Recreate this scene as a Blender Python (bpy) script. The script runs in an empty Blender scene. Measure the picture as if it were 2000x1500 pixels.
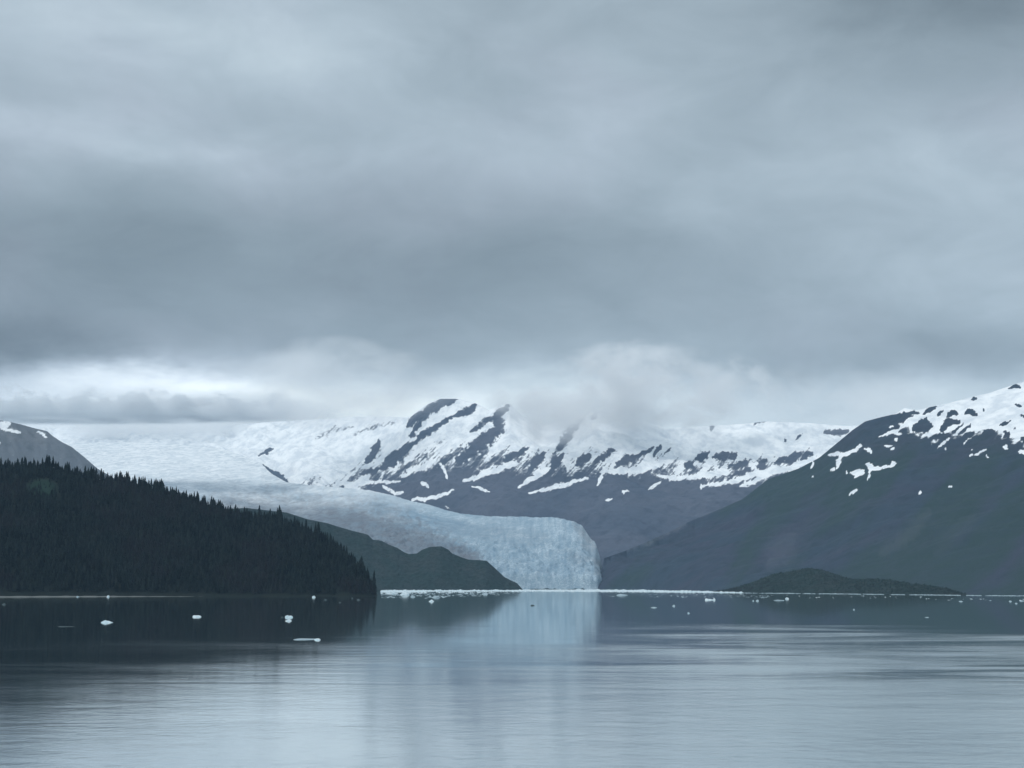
import bpy, math, random
import numpy as np

random.seed(7)
RNG = np.random.default_rng(7)
S = bpy.context.scene
COL = S.collection
R = math.radians

# ------------------------------------------------------------------ camera
CAM_H = 25.0                        # a ship's deck above the fjord
FPX = 2747.0                        # focal length in photograph pixels (2000 wide)
HORIZON = 1140.0
PITCH = math.atan((HORIZON - 750.0) / FPX)
cam_data = bpy.data.cameras.new('camera')
cam_data.sensor_width = 36.0
cam_data.lens = FPX / 2000.0 * 36.0
cam_data.clip_start = 1.0
cam_data.clip_end = 60000.0
cam = bpy.data.objects.new('camera', cam_data)
cam.location = (0, 0, CAM_H)
cam.rotation_euler = (math.pi / 2 + PITCH, 0, 0)
COL.objects.link(cam)
S.camera = cam


def pix(px, py):
    """bearing and slope (tan of elevation) of a sight line"""
    cx, cy = (px - 1000.0) / FPX, (750.0 - py) / FPX
    x = cx
    y = math.cos(PITCH) - cy * math.sin(PITCH)
    z = math.sin(PITCH) + cy * math.cos(PITCH)
    return math.atan2(x, y), z / math.hypot(x, y)


def unpix(x, y, z):
    z = z - CAM_H
    dep = y * math.cos(PITCH) + z * math.sin(PITCH)
    up = -y * math.sin(PITCH) + z * math.cos(PITCH)
    return 1000 + FPX * x / dep, 750 - FPX * up / dep


# ------------------------------------------------------------------ node helper
class G:
    """small arithmetic layer over a node tree"""
    def __init__(self, nt):
        self.nt = nt

    def n(self, kind, **kw):
        nd = self.nt.nodes.new(kind)
        for k, v in kw.items():
            setattr(nd, k, v)
        return nd

    def put(self, sock, v):
        if isinstance(v, bpy.types.NodeSocket):
            self.nt.links.new(v, sock)
        else:
            sock.default_value = v

    def m(self, op, a, b=None, c=None, clamp=False):
        nd = self.n('ShaderNodeMath', operation=op, use_clamp=clamp)
        self.put(nd.inputs[0], a)
        if b is not None:
            self.put(nd.inputs[1], b)
        if c is not None:
            self.put(nd.inputs[2], c)
        return nd.outputs[0]

    def add(self, a, b): return self.m('ADD', a, b)
    def sub(self, a, b): return self.m('SUBTRACT', a, b)
    def mul(self, a, b): return self.m('MULTIPLY', a, b)

    def smooth(self, v, lo, hi, a=0.0, b=1.0):
        nd = self.n('ShaderNodeMapRange', interpolation_type='SMOOTHSTEP')
        self.put(nd.inputs[0], v)
        for i, q in zip((1, 2, 3, 4), (lo, hi, a, b)):
            self.put(nd.inputs[i], q)
        return nd.outputs[0]

    def lin(self, v, lo, hi, a=0.0, b=1.0):
        nd = self.n('ShaderNodeMapRange')
        self.put(nd.inputs[0], v)
        for i, q in zip((1, 2, 3, 4), (lo, hi, a, b)):
            self.put(nd.inputs[i], q)
        return nd.outputs[0]

    def noise(self, vec, scale, detail=4.0, rough=0.55, dist=0.0):
        nd = self.n('ShaderNodeTexNoise')
        self.put(nd.inputs['Vector'], vec)
        nd.inputs['Scale'].default_value = scale
        nd.inputs['Detail'].default_value = detail
        nd.inputs['Roughness'].default_value = rough
        nd.inputs['Distortion'].default_value = dist
        return nd.outputs[0]

    def mapping(self, vec, scale=(1, 1, 1), rot=(0, 0, 0), loc=(0, 0, 0)):
        nd = self.n('ShaderNodeMapping')
        self.put(nd.inputs[0], vec)
        nd.inputs[1].default_value = loc
        nd.inputs[2].default_value = rot
        nd.inputs[3].default_value = scale
        return nd.outputs[0]

    def mix(self, f, a, b):
        nd = self.n('ShaderNodeMix', data_type='RGBA')
        self.put(nd.inputs[0], f)
        self.put(nd.inputs[6], a)
        self.put(nd.inputs[7], b)
        return nd.outputs[2]

    def xyz(self, v):
        nd = self.n('ShaderNodeSeparateXYZ')
        self.put(nd.inputs[0], v)
        return nd.outputs

    def comb(self, x, y, z):
        nd = self.n('ShaderNodeCombineXYZ')
        for i, q in enumerate((x, y, z)):
            self.put(nd.inputs[i], q)
        return nd.outputs[0]

    def attr(self, name):
        nd = self.n('ShaderNodeAttribute', attribute_name=name)
        return nd.outputs['Fac']

    def ramp(self, v, stops, interp='LINEAR'):
        nd = self.n('ShaderNodeValToRGB')
        self.put(nd.inputs[0], v)
        cr = nd.color_ramp
        cr.interpolation = interp
        while len(cr.elements) < len(stops):
            cr.elements.new(0.5)
        for e, (p, c) in zip(cr.elements, stops):
            e.position = p
            e.color = (c if len(c) == 4 else (*c, 1))
        return nd.outputs[0]


def srgb(r, g, b):
    f = lambda c: (c / 255 / 12.92) if c <= 10 else ((c / 255 + 0.055) / 1.055) ** 2.4
    return (f(r), f(g), f(b), 1.0)


# ------------------------------------------------------------------ sky and sun
SUN_EL, SUN_AZ = R(50), R(-125)       # bearing from straight ahead, positive to the right
world = bpy.data.worlds.new('World')
S.world = world
world.use_nodes = True
wt = world.node_tree
wt.nodes.clear()
g = G(wt)
sky = g.n('ShaderNodeTexSky', sky_type='NISHITA')
sky.sun_disc = False
sky.sun_elevation = SUN_EL
sky.sun_rotation = SUN_AZ
direction = g.n('ShaderNodeTexCoord').outputs['Generated']
dx, dy, dz = g.xyz(direction)
DEG = 180 / math.pi
K = FPX * math.pi / 180              # one degree, in the units of the cloud chart
az = g.m('ARCTAN2', dx, dy)
el = g.m('ARCSINE', dz)
# cloud deck seen in perspective, for the overall texture
zz = g.m('MAXIMUM', g.add(dz, 0.09), 0.03)
deck = g.comb(g.m('DIVIDE', dx, zz), g.m('DIVIDE', dy, zz), 0.0)
big = g.noise(deck, 0.55, 4, 0.5, 0.4)
# gentle warp so that no cloud has a ruled edge
w1 = g.noise(g.mapping(direction, (9, 9, 20)), 1.0, 6, 0.62)
w2 = g.noise(g.mapping(direction, (6, 6, 15), loc=(3.1, 9.2, 5.5)), 1.0, 6, 0.62)
fine = g.noise(g.mapping(direction, (10, 10, 20), loc=(1.7, 2.2, 0.5)), 1.0, 7, 0.58, 0.5)
P = g.add(g.mul(az, FPX), g.lin(w1, 0, 1, -170 + 1000, 170 + 1000))
Q = g.sub(g.lin(w2, 0, 1, HORIZON - 65, HORIZON + 65), g.mul(el, FPX))
# brightness by height above the horizon: bright gap under the deck, darker belly, lighter above
QN = g.lin(Q, 1200, -3000)           # 0 low .. 1 high
def qn(q): return (1200 - q) / 4200
val = lambda v: (v, v, v)
base = g.ramp(QN, [(qn(1200), val(.62)), (qn(860), val(.66)), (qn(815), val(.65)), (qn(782), val(.62)), (qn(758), val(.50)), (qn(732), val(.40)),
                   (qn(695), val(.345)), (qn(600), val(.305)), (qn(470), val(.305)), (qn(330), val(.37)),
                   (qn(150), val(.39)), (qn(-100), val(.39)), (qn(-1200), val(.50)), (qn(-3000), val(.68))])
blobs = [  # centre, half-widths, strength : the cloud masses in view
    (150, 110, 420, 75, .065), (520, 95, 330, 60, .06), (60, 285, 190, 28, .09), (330, 320, 190, 26, .09),
    (600, 130, 160, 60, .03), (1000, 60, 260, 80, -.04), (1950, 20, 330, 130, -.20), (1500, 130, 500, 100, -.03),
    (230, 520, 330, 100, -.06), (950, 530, 240, 75, -.07), (1200, 260, 220, 70, .03),
    (1900, 440, 260, 110, .10), (1960, 610, 230, 55, .13), (1560, 520, 260, 120, .035),
    (20, 730, 190, 60, -.20), (310, 762, 200, 18, .26), (470, 790, 260, 30, .10), (330, 640, 300, 50, -.02), (850, 660, 300, 26, -.02),
    (600, 786, 360, 40, .28), (1230, 755, 190, 22, .12), (1750, 740, 330, 60, -.10), (640, 745, 170, 14, .05), (1330, 690, 300, 30, .05),
]
tot = base
for (cx, cy, sx, sy, a) in blobs:
    u = g.m('MULTIPLY', g.sub(P, cx), 1.0 / sx)
    v = g.m('MULTIPLY', g.sub(Q, cy), 1.0 / sy)
    e = g.m('EXPONENT', g.mul(g.add(g.mul(u, u), g.mul(v, v)), -0.7))
    tot = g.m('MULTIPLY_ADD', e, a, tot)
tot = g.mul(tot, g.lin(big, 0.25, 0.75, 0.92, 1.08))
tot = g.mul(tot, g.lin(fine, 0.2, 0.8, 0.84, 1.16))
tint = g.ramp(g.lin(tot, 0.2, 0.9), [(0.0, (0.80, 1.01, 1.165)), (0.35, (0.835, 1.008, 1.14)), (1.0, (0.94, 1.025, 1.03))])
purple = g.noise(g.mapping(direction, (5, 5, 9), loc=(4, 4, 4)), 1.0, 2, 0.5)
tint = g.mix(g.smooth(purple, 0.45, 0.7, 0, 0.35), tint, (0.88, 0.985, 1.165, 1))
scl = g.n('ShaderNodeVectorMath', operation='SCALE')
wt.links.new(tint, scl.inputs[0])
SKY_GAIN = 12.3
g.put(scl.inputs['Scale'], g.mul(tot, SKY_GAIN))
cover = g.mix(0.97, sky.outputs[0], scl.outputs[0])   # the overcast lets a little of the clear sky through
bg = g.n('ShaderNodeBackground')
bg.inputs['Strength'].default_value = 0.1
wt.links.new(cover, bg.inputs['Color'])
wo = g.n('ShaderNodeOutputWorld')
wt.links.new(bg.outputs[0], wo.inputs['Surface'])
world.cycles.sampling_method = 'MANUAL'
world.cycles.sample_map_resolution = 1024

sun = bpy.data.lights.new('sun', 'SUN')
sun.energy = 1.5
sun.angle = R(25)
sun.color = (1.0, 0.97, 0.93)
so = bpy.data.objects.new('sun', sun)
sd = np.array([math.sin(SUN_AZ) * math.cos(SUN_EL), math.cos(SUN_AZ) * math.cos(SUN_EL), math.sin(SUN_EL)])
import mathutils
so.rotation_euler = mathutils.Vector(sd).to_track_quat('Z', 'Y').to_euler()
so.location = (0, 0, 3000)
COL.objects.link(so)

vs = S.view_settings
S.display_settings.display_device = 'sRGB'
vs.view_transform = 'Standard'
vs.look = 'None'
vs.exposure = 0.0
vs.gamma = 1.0
vs.use_curve_mapping = False
S.render.engine = 'CYCLES'
cy = S.cycles
cy.max_bounces = 8
cy.diffuse_bounces = 2
cy.glossy_bounces = 3
cy.transparent_max_bounces = 8
cy.volume_bounces = 5
cy.volume_max_steps = 256
cy.use_denoising = True

# ------------------------------------------------------------------ materials
def new_mat(name):
    mt = bpy.data.materials.new(name)
    mt.use_nodes = True
    nt = mt.node_tree
    nt.nodes.clear()
    gg = G(nt)
    b = gg.n('ShaderNodeBsdfPrincipled')
    o = gg.n('ShaderNodeOutputMaterial')
    nt.links.new(b.outputs[0], o.inputs['Surface'])
    b.inputs['Roughness'].default_value = 0.9
    b.inputs['Specular IOR Level'].default_value = 0.1
    pos = gg.n('ShaderNodeNewGeometry').outputs['Position']
    return mt, gg, b, pos


def bump(gg, b, h, dist=1.0, strength=1.0):
    nd = gg.n('ShaderNodeBump')
    nd.inputs['Strength'].default_value = strength
    nd.inputs['Distance'].default_value = dist
    gg.put(nd.inputs['Height'], h)
    gg.nt.links.new(nd.outputs[0], b.inputs['Normal'])


SNOW = (0.90, 0.93, 0.95, 1)


def mountain_material(name, rock_a, rock_b, rock_c, green=None):
    mt, gg, b, pos = new_mat(name)
    n1 = gg.noise(pos, 1 / 420.0, 5, 0.55, 0.3)
    n2 = gg.noise(pos, 1 / 60.0, 5, 0.6)
    c = gg.mix(gg.smooth(n1, 0.38, 0.62), rock_a, rock_b)
    c = gg.mix(gg.smooth(n2, 0.45, 0.7, 0, 0.6), c, rock_c)
    if green:
        c = gg.mix(gg.m('MULTIPLY', gg.attr('veg'), gg.lin(n2, .3, .7, .6, 1.0), clamp=True), c, green)
    c = gg.mix(gg.m('MULTIPLY', gg.attr('scree'), gg.lin(n2, .3, .7, .5, 1.3), clamp=True), c, (0.165, 0.18, 0.215, 1))
    s1 = gg.noise(gg.mapping(pos, (1.0, .55, .9), (0, 0, R(35))), 1 / 26.0, 5, 0.65)
    f = gg.add(gg.attr('snow'), gg.lin(s1, 0, 1, -0.62, 0.62))
    sn = gg.add(gg.smooth(f, 0.22, 0.42, 0, .22), gg.smooth(f, 0.42, 0.60, 0, .78))
    sv_ = gg.smooth(gg.noise(gg.mapping(pos, (1.0, .5, .8), (0, 0, R(35))), 1 / 75.0, 5, .65), .40, .66)
    c = gg.mix(sn, c, gg.mix(sv_, SNOW, (.68, .73, .78, 1)))
    gg.put(b.inputs['Base Color'], c)
    bump(gg, b, gg.add(n2, s1), 6.0, 0.7)
    return mt


M = {}
M['far_rock_hazed'] = mountain_material('far_rock_hazed', (.084, .108, .150, 1), (.108, .128, .170, 1), (.058, .078, .112, 1))  # rock colours lifted and blued: part of the distance haze is painted in here
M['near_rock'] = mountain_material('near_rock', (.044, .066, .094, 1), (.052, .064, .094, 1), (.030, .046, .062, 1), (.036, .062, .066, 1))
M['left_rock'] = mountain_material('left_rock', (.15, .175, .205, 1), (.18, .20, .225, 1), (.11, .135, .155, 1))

mt, gg, b, pos = new_mat('scrub_slope')
n1 = gg.noise(pos, 1 / 90.0, 5, 0.6)
n2 = gg.noise(pos, 1 / 14.0, 4, 0.6)
c = gg.mix(gg.smooth(n1, .35, .65), (.024, .044, .044, 1), (.036, .050, .052, 1))
c = gg.mix(gg.smooth(n2, .4, .7, 0, .7), c, (.012, .022, .020, 1))
gg.put(b.inputs['Base Color'], c)
bump(gg, b, gg.add(n1, n2), 8.0, 0.8)
M['scrub'] = mt

mt, gg, b, pos = new_mat('forest_floor')
n1 = gg.noise(pos, 1 / 20.0, 4, 0.6)
gg.put(b.inputs['Base Color'], gg.mix(gg.attr('meadow'), gg.mix(n1, (.010, .016, .014, 1), (.022, .026, .022, 1)), (.014, .032, .023, 1)))
M['forest_floor'] = mt

mt, gg, b, pos = new_mat('shingle')
n1 = gg.noise(pos, 1 / 3.0, 4, 0.7)
gg.put(b.inputs['Base Color'], gg.mix(n1, (.06, .07, .07, 1), (.26, .27, .26, 1)))
M['shingle'] = mt


def needle_mat(name, a, bcol):
    mt, gg, b, pos = new_mat(name)
    n1 = gg.noise(pos, 1 / 45.0, 4, 0.7)
    n2 = gg.noise(pos, 1 / 2.5, 3, 0.6)
    n3 = gg.noise(pos, 1 / 150.0, 3, 0.5)
    n4 = gg.noise(gg.mapping(pos, (1, 1, .25)), 1 / 9.0, 2, 0.5)
    c = gg.mix(gg.smooth(gg.add(gg.mul(n1, .35), gg.add(gg.mul(n2, .2), gg.mul(n4, .45))), .36, .64), a, bcol)
    c = gg.mix(gg.smooth(n3, .48, .66, 0, .6), c, tuple(q * f for q, f in zip(bcol[:3], (1.15, .68, .85))) + (1,))
    gg.put(b.inputs['Base Color'], c)
    return mt


M['needles'] = needle_mat('needles', (.001, .003, .003, 1), (.018, .026, .023, 1))
M['leaves'] = needle_mat('leaves', (.022, .044, .044, 1), (.038, .058, .058, 1))
mt, gg, b, pos = new_mat('bark')
gg.put(b.inputs['Base Color'], gg.mix(gg.noise(pos, 2.0, 4), (.03, .025, .02, 1), (.07, .06, .05, 1)))
M['bark'] = mt

# glacier ice: blue white, broken into crevasses, grey with debris along its near margin
mt, gg, b, pos = new_mat('glacier_ice')
pm = gg.mapping(pos, (1, .6, 1.0), (0, 0, R(20)))
n1 = gg.noise(pm, 1 / 240.0, 5, 0.6, 0.5)
n2 = gg.noise(pm, 1 / 60.0, 5, 0.6, 1.0)
vor = gg.n('ShaderNodeTexVoronoi', feature='DISTANCE_TO_EDGE')
wv_ = gg.n('ShaderNodeVectorMath', operation='ADD')
nv = gg.n('ShaderNodeTexNoise'); nv.inputs['Scale'].default_value = 1 / 60.0; nv.inputs['Detail'].default_value = 3
gg.put(nv.inputs['Vector'], pos)
sv = gg.n('ShaderNodeVectorMath', operation='SCALE'); sv.inputs['Scale'].default_value = 1.8
gg.nt.links.new(nv.outputs['Color'], sv.inputs[0])
gg.put(wv_.inputs[0], gg.mapping(pos, (1 / 75.0, 1 / 95.0, 1 / 42.0)))
gg.nt.links.new(sv.outputs[0], wv_.inputs[1])
gg.put(vor.inputs['Vector'], wv_.outputs[0])
crev = gg.smooth(vor.outputs['Distance'], 0.0, 0.22)
ice = gg.mix(gg.smooth(n1, .35, .65), (.34, .445, .52, 1), (.44, .54, .60, 1))
ice = gg.mix(gg.smooth(n2, .45, .7, 0, .75), ice, (.62, .72, .78, 1))
ice = gg.mix(gg.mul(gg.sub(1.0, crev), gg.lin(n1, .3, .7, .25, .65)), ice, (.15, .24, .34, 1))
ice = gg.mix(gg.lin(gg.attr('flow'), -.45, .35, .8, 0.0), ice, (.19, .29, .38, 1))
dirt = gg.m('MULTIPLY', gg.attr('debris'), gg.lin(n2, .3, .7, .55, 1.1), clamp=True)
ice = gg.mix(dirt, ice, (.17, .19, .22, 1))
firn = gg.m('MULTIPLY', gg.attr('snow'), 1.0, clamp=True)
ice = gg.mix(gg.m('MULTIPLY', firn, gg.lin(n2, .40, .62, 1.0, .55), clamp=True), ice, SNOW)
gg.put(b.inputs['Base Color'], ice)
bump(gg, b, gg.add(n2, crev), 2.5, 0.35)
M['ice'] = mt

mt, gg, b, pos = new_mat('floating_ice')
n1 = gg.noise(pos, 1 / 2.2, 4, 0.6)
gg.put(b.inputs['Base Color'], gg.mix(gg.smooth(n1, .35, .65), (.48, .62, .68, 1), (.72, .78, .81, 1)))
b.inputs['Roughness'].default_value = 0.6
M['floe'] = mt
mt, gg, b, pos = new_mat('dirty_ice')
n1 = gg.noise(pos, 1 / 1.2, 4, 0.6)
gg.put(b.inputs['Base Color'], gg.mix(n1, (.03, .05, .055, 1), (.12, .16, .17, 1)))
b.inputs['Roughness'].default_value = 0.5
M['dirty_floe'] = mt
mt, gg, b, pos = new_mat('wet_ice')
n1 = gg.noise(pos, 1 / 1.8, 4, 0.6)
gg.put(b.inputs['Base Color'], gg.mix(n1, (.26, .36, .41, 1), (.46, .55, .60, 1)))
b.inputs['Roughness'].default_value = 0.5
M['wet_floe'] = mt

# fjord water
mt, gg, b, pos = new_mat('fjord_water')
x, y, z = gg.xyz(pos)
far = gg.m('SQRT', gg.add(gg.mul(x, x), gg.mul(y, y)))
wind = gg.noise(gg.mapping(pos, (1 / 230.0, 1 / 110.0, 1), (0, 0, R(-5)), (.3, .1, 0)), 1.0, 5, 0.6, 0.5)
streak = gg.noise(gg.mapping(pos, (1 / 110.0, 1 / 30.0, 1), (0, 0, R(-6))), 1.0, 4, 0.5, 0.9)
# calm under the shores, a breeze out in the open fjord
edge = gg.lin(x, -210, -20, 300.0, 640.0)
lee = gg.sub(y, edge)
lee = gg.add(lee, gg.add(gg.lin(wind, .2, .8, -420.0, 420.0), gg.lin(streak, .2, .8, -260.0, 260.0)))
breeze = gg.smooth(lee, 260.0, -260.0)
lee_side = gg.lin(gg.sub(x, gg.mul(y, 0.03)), -10.0, 55.0, 0.36, 1.0)
amp = gg.mul(gg.mul(gg.lin(breeze, 0, 1, 0.05, 1.0), lee_side), gg.lin(streak, 0.36, 0.64, gg.smooth(y, 230.0, 470.0, 0.85, 0.25), 1.1))
wave_a = gg.noise(gg.mapping(pos, (1 / 3.4, 1 / 2.6, 1)), 1.0, 4, 0.55, 0.3)
wave_b = gg.noise(gg.mapping(pos, (1 / 13.0, 1 / 9.0, 1), (0, 0, R(8))), 1.0, 2, 0.5, 0.2)
h = gg.mul(gg.add(gg.mul(wave_a, 0.11), gg.mul(wave_b, 0.20)), amp)
bump(gg, b, h, 1.0, 1.0)
gg.put(b.inputs['Base Color'], (.055, .082, .094, 1))
rgh = gg.lin(amp, 0.0, 1.0, 0.05, 0.26)
gg.put(b.inputs['Roughness'], rgh)
b.inputs['IOR'].default_value = 1.45
b.inputs['Specular IOR Level'].default_value = 0.5
gl_ = gg.n('ShaderNodeBsdfGlossy')
gl_.inputs['Color'].default_value = (.935, .98, .98, 1)
gg.put(gl_.inputs['Roughness'], rgh)
gg.nt.links.new(b.inputs['Normal'].links[0].from_socket, gl_.inputs['Normal'])
ms = gg.n('ShaderNodeMixShader')
ms.inputs[0].default_value = 0.84
gg.nt.links.new(b.outputs[0], ms.inputs[1]); gg.nt.links.new(gl_.outputs[0], ms.inputs[2])
out_ = [n for n in mt.node_tree.nodes if n.type == 'OUTPUT_MATERIAL'][0]
gg.nt.links.new(ms.outputs[0], out_.inputs['Surface'])
M['water'] = mt

# ------------------------------------------------------------------ noise in numpy
_perm = np.random.default_rng(11).permutation(1024)
_ang = np.random.default_rng(12).uniform(0, 2 * np.pi, 1024)
_gx, _gy = np.cos(_ang), np.sin(_ang)


def perlin(x, y):
    xi, yi = np.floor(x).astype(np.int64), np.floor(y).astype(np.int64)
    xf, yf = x - xi, y - yi
    u = xf * xf * xf * (xf * (xf * 6 - 15) + 10)
    v = yf * yf * yf * (yf * (yf * 6 - 15) + 10)
    def gr(ix, iy, fx, fy):
        hsh = _perm[(_perm[ix & 1023] + iy) & 1023]
        return _gx[hsh] * fx + _gy[hsh] * fy
    a = gr(xi, yi, xf, yf); bb = gr(xi + 1, yi, xf - 1, yf)
    c = gr(xi, yi + 1, xf, yf - 1); d = gr(xi + 1, yi + 1, xf - 1, yf - 1)
    return (a + u * (bb - a)) * (1 - v) + (c + u * (d - c)) * v


def fbm(x, y, octs=5, gain=0.5, ridged=False):
    s, a, t = 0.0, 1.0, 0.0
    for k in range(octs):
        p = perlin(x * 2 ** k + 17.3 * k, y * 2 ** k - 9.1 * k)
        s = s + a * ((1 - 2 * np.abs(p)) if ridged else p * 1.5)
        t += a
        a *= gain
    return s / t


def sstep(x, a, b):
    t = np.clip((x - a) / (b - a), 0, 1)
    return t * t * (3 - 2 * t)


def strokes(PX, PY, lines, soft=0.45):
    """1 inside tapered brush-like patches, 0 outside; (points, width, strength)"""
    out = np.zeros_like(PX)
    PX, PY = PX + 7 * fbm(PX / 20.0 + 40, PY / 20.0, 3, .6), PY + 5 * fbm(PX / 20.0, PY / 20.0 + 70, 3, .6)
    wob = fbm(PX / 11.0, PY / 11.0, 4, 0.7)
    for pts, w, a in lines:
        seg = [math.hypot(q[0] - p[0], q[1] - p[1]) for p, q in zip(pts[:-1], pts[1:])]
        tot_l, run = sum(seg) + 1e-6, 0.0
        for (x0, y0), (x1, y1), sl in zip(pts[:-1], pts[1:], seg):
            lo, hi = min(y0, y1) - 3 * w, max(y0, y1) + 3 * w
            mk = (PY > lo) & (PY < hi) & (PX > min(x0, x1) - 3 * w) & (PX < max(x0, x1) + 3 * w)
            if mk.any():
                qx, qy = PX[mk], PY[mk]
                dx, dy = x1 - x0, y1 - y0
                L = dx * dx + dy * dy + 1e-6
                t = np.clip(((qx - x0) * dx + (qy - y0) * dy) / L, 0, 1)
                d = np.hypot(qx - x0 - t * dx, qy - y0 - t * dy)
                along = (run + t * sl) / tot_l
                r = w * 0.5 * (1 + 1.15 * wob[mk]) * (1.12 - 0.6 * np.abs(2 * along - 1) ** 2)
                out[mk] = np.maximum(out[mk], a * (1 - sstep(d, r * (1 - soft), r * (1 + soft))))
            run += sl
    return out


# ------------------------------------------------------------------ tagging and meshes
def tag(o, label=None, cat=None, group=None, kind=None):
    if label: o['label'] = label
    if cat: o['category'] = cat
    if group: o['group'] = group
    if kind: o['kind'] = kind
    return o


def link_mesh(name, me, mat, parent=None):
    o = bpy.data.objects.new(name, me)
    COL.objects.link(o)
    if mat and not me.materials:
        me.materials.append(mat)
    if parent:
        o.parent = parent
    return o


def mesh_np(name, V, F, smooth=True):
    """V (n,3), F (m,k) with constant k"""
    me = bpy.data.meshes.new(name)
    k = F.shape[1]
    me.vertices.add(len(V)); me.vertices.foreach_set('co', V.astype(np.float32).ravel())
    me.loops.add(F.size); me.loops.foreach_set('vertex_index', F.astype(np.int32).ravel())
    me.polygons.add(len(F))
    me.polygons.foreach_set('loop_start', np.arange(0, F.size, k, dtype=np.int32))
    me.polygons.foreach_set('loop_total', np.full(len(F), k, np.int32))
    me.polygons.foreach_set('use_smooth', np.full(len(F), smooth, bool))
    me.update(calc_edges=True)
    return me


def smooth1(a, n):
    if n < 1: return a
    k = np.hanning(2 * n + 3); k /= k.sum()
    return np.convolve(np.pad(a, n + 1, mode='edge'), k, mode='valid')


class Terrain:
    """a solid height field: shore line, slope, crest and a falling back"""
    def __init__(self, ctl, ncol, nfront, nback, z0, prof, relief, back=0.5, fit=5, back_z=-20.0, dsm=12, csm=0, rough=0.0, ssm=2):
        azs, T, d0, dr = [], [], [], []
        for px, py, a, c in ctl:
            q = pix(px, py)
            azs.append(q[0]); T.append(q[1]); d0.append(a); dr.append(c)
        self.az = np.linspace(azs[0], azs[-1], ncol)
        T = np.interp(self.az, azs, T)
        d0 = smooth1(np.interp(self.az, azs, d0), dsm)
        dr = smooth1(np.interp(self.az, azs, dr), dsm)
        T = T + rough * sstep(self.az, pix(900, 1000)[0], pix(1150, 1000)[0]) * fbm(np.arange(ncol) / 9.0, np.arange(ncol) * 0 + .5, 4, .6)
        self.T, self.d0, self.dr = T, d0, dr
        t = np.concatenate([np.linspace(0, 1, nfront), 1 + np.linspace(0, back, nback + 1)[1:]])
        self.t = t
        Tt, AZ = np.meshgrid(t, self.az, indexing='ij')
        D = d0[None] + (dr - d0)[None] * Tt
        X, Y = D * np.sin(AZ), D * np.cos(AZ)
        zr = CAM_H + T * dr
        z0 = z0(self.az) if callable(z0) else np.full(ncol, z0)
        tf = np.clip(Tt, 0, 1)
        Ts = smooth1(T, csm)
        zs = CAM_H + Ts * dr
        Z = z0[None] + (zs - z0)[None] * prof(tf) + (zr - zs)[None] * tf ** 5
        bk = np.clip((Tt - 1) / back, 0, 1)
        Z = Z + (back_z - Z) * sstep(bk, 0, 1) ** 0.8
        Z = Z + relief(X, Y, Tt, zr[None], Z) * (1 - bk)
        # bring the crest line to its surveyed height
        fr = Tt <= 1.25
        for _ in range(fit):
            e = np.where(fr, (Z - CAM_H) / D, -9)
            i = e.argmax(0)
            zi = Z[i, np.arange(ncol)]; di = D[i, np.arange(ncol)]
            s = np.where(zi > 8, (T * di + CAM_H) / np.maximum(zi, 8), 1.0)
            s = smooth1(np.clip(s, 0.3, 3), ssm)
            Z = np.where(Z > 0, Z * (1 + (s[None] - 1) * (np.clip(Tt, 0, 1) ** 3 if csm else 1.0)), Z)
        self.X, self.Y, self.Z, self.D, self.Tt = X, Y, Z, D, Tt
        self.PX, self.PY = unpix(X, Y, Z)

    def mesh(self, name):
        r, c = self.X.shape
        V = np.stack([self.X, self.Y, self.Z], -1).reshape(-1, 3)
        i = (np.arange(r - 1)[:, None] * c + np.arange(c - 1)[None]).ravel()
        F = np.stack([i, i + 1, i + c + 1, i + c], -1)
        return mesh_np(name, V, F)

    def build(self, name, mat, label, cat, attrs=None):
        me = self.mesh(name)
        for k, a in (attrs or {}).items():
            at = me.attributes.new(k, 'FLOAT', 'POINT')
            at.data.foreach_set('value', a.astype(np.float32).ravel())
        o = link_mesh(name, me, mat)
        return tag(o, label, cat, kind='structure')

    def at(self, fc, t):
        """world point at fractional column and slope parameter"""
        ft = np.interp(t, self.t, np.arange(len(self.t)))
        i0 = np.clip(np.floor(ft).astype(int), 0, len(self.t) - 2); a = ft - i0
        j0 = np.clip(np.floor(fc).astype(int), 0, len(self.az) - 2); bq = fc - j0
        def lp(A):
            return ((A[i0, j0] * (1 - bq) + A[i0, j0 + 1] * bq) * (1 - a) + (A[i0 + 1, j0] * (1 - bq) + A[i0 + 1, j0 + 1] * bq) * a)
        return lp(self.X), lp(self.Y), lp(self.Z)


# ------------------------------------------------------------------ water
wv = np.array([(-14000, -4000, 0), (14000, -4000, 0), (14000, 15000, 0), (-14000, 15000, 0)], float)
water = link_mesh('water', mesh_np('water', wv, np.array([[0, 1, 2, 3]]), False), M['water'])
tag(water, 'still grey fjord water with rippled bands reflecting cloud and mountains', 'water', kind='structure')

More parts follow.
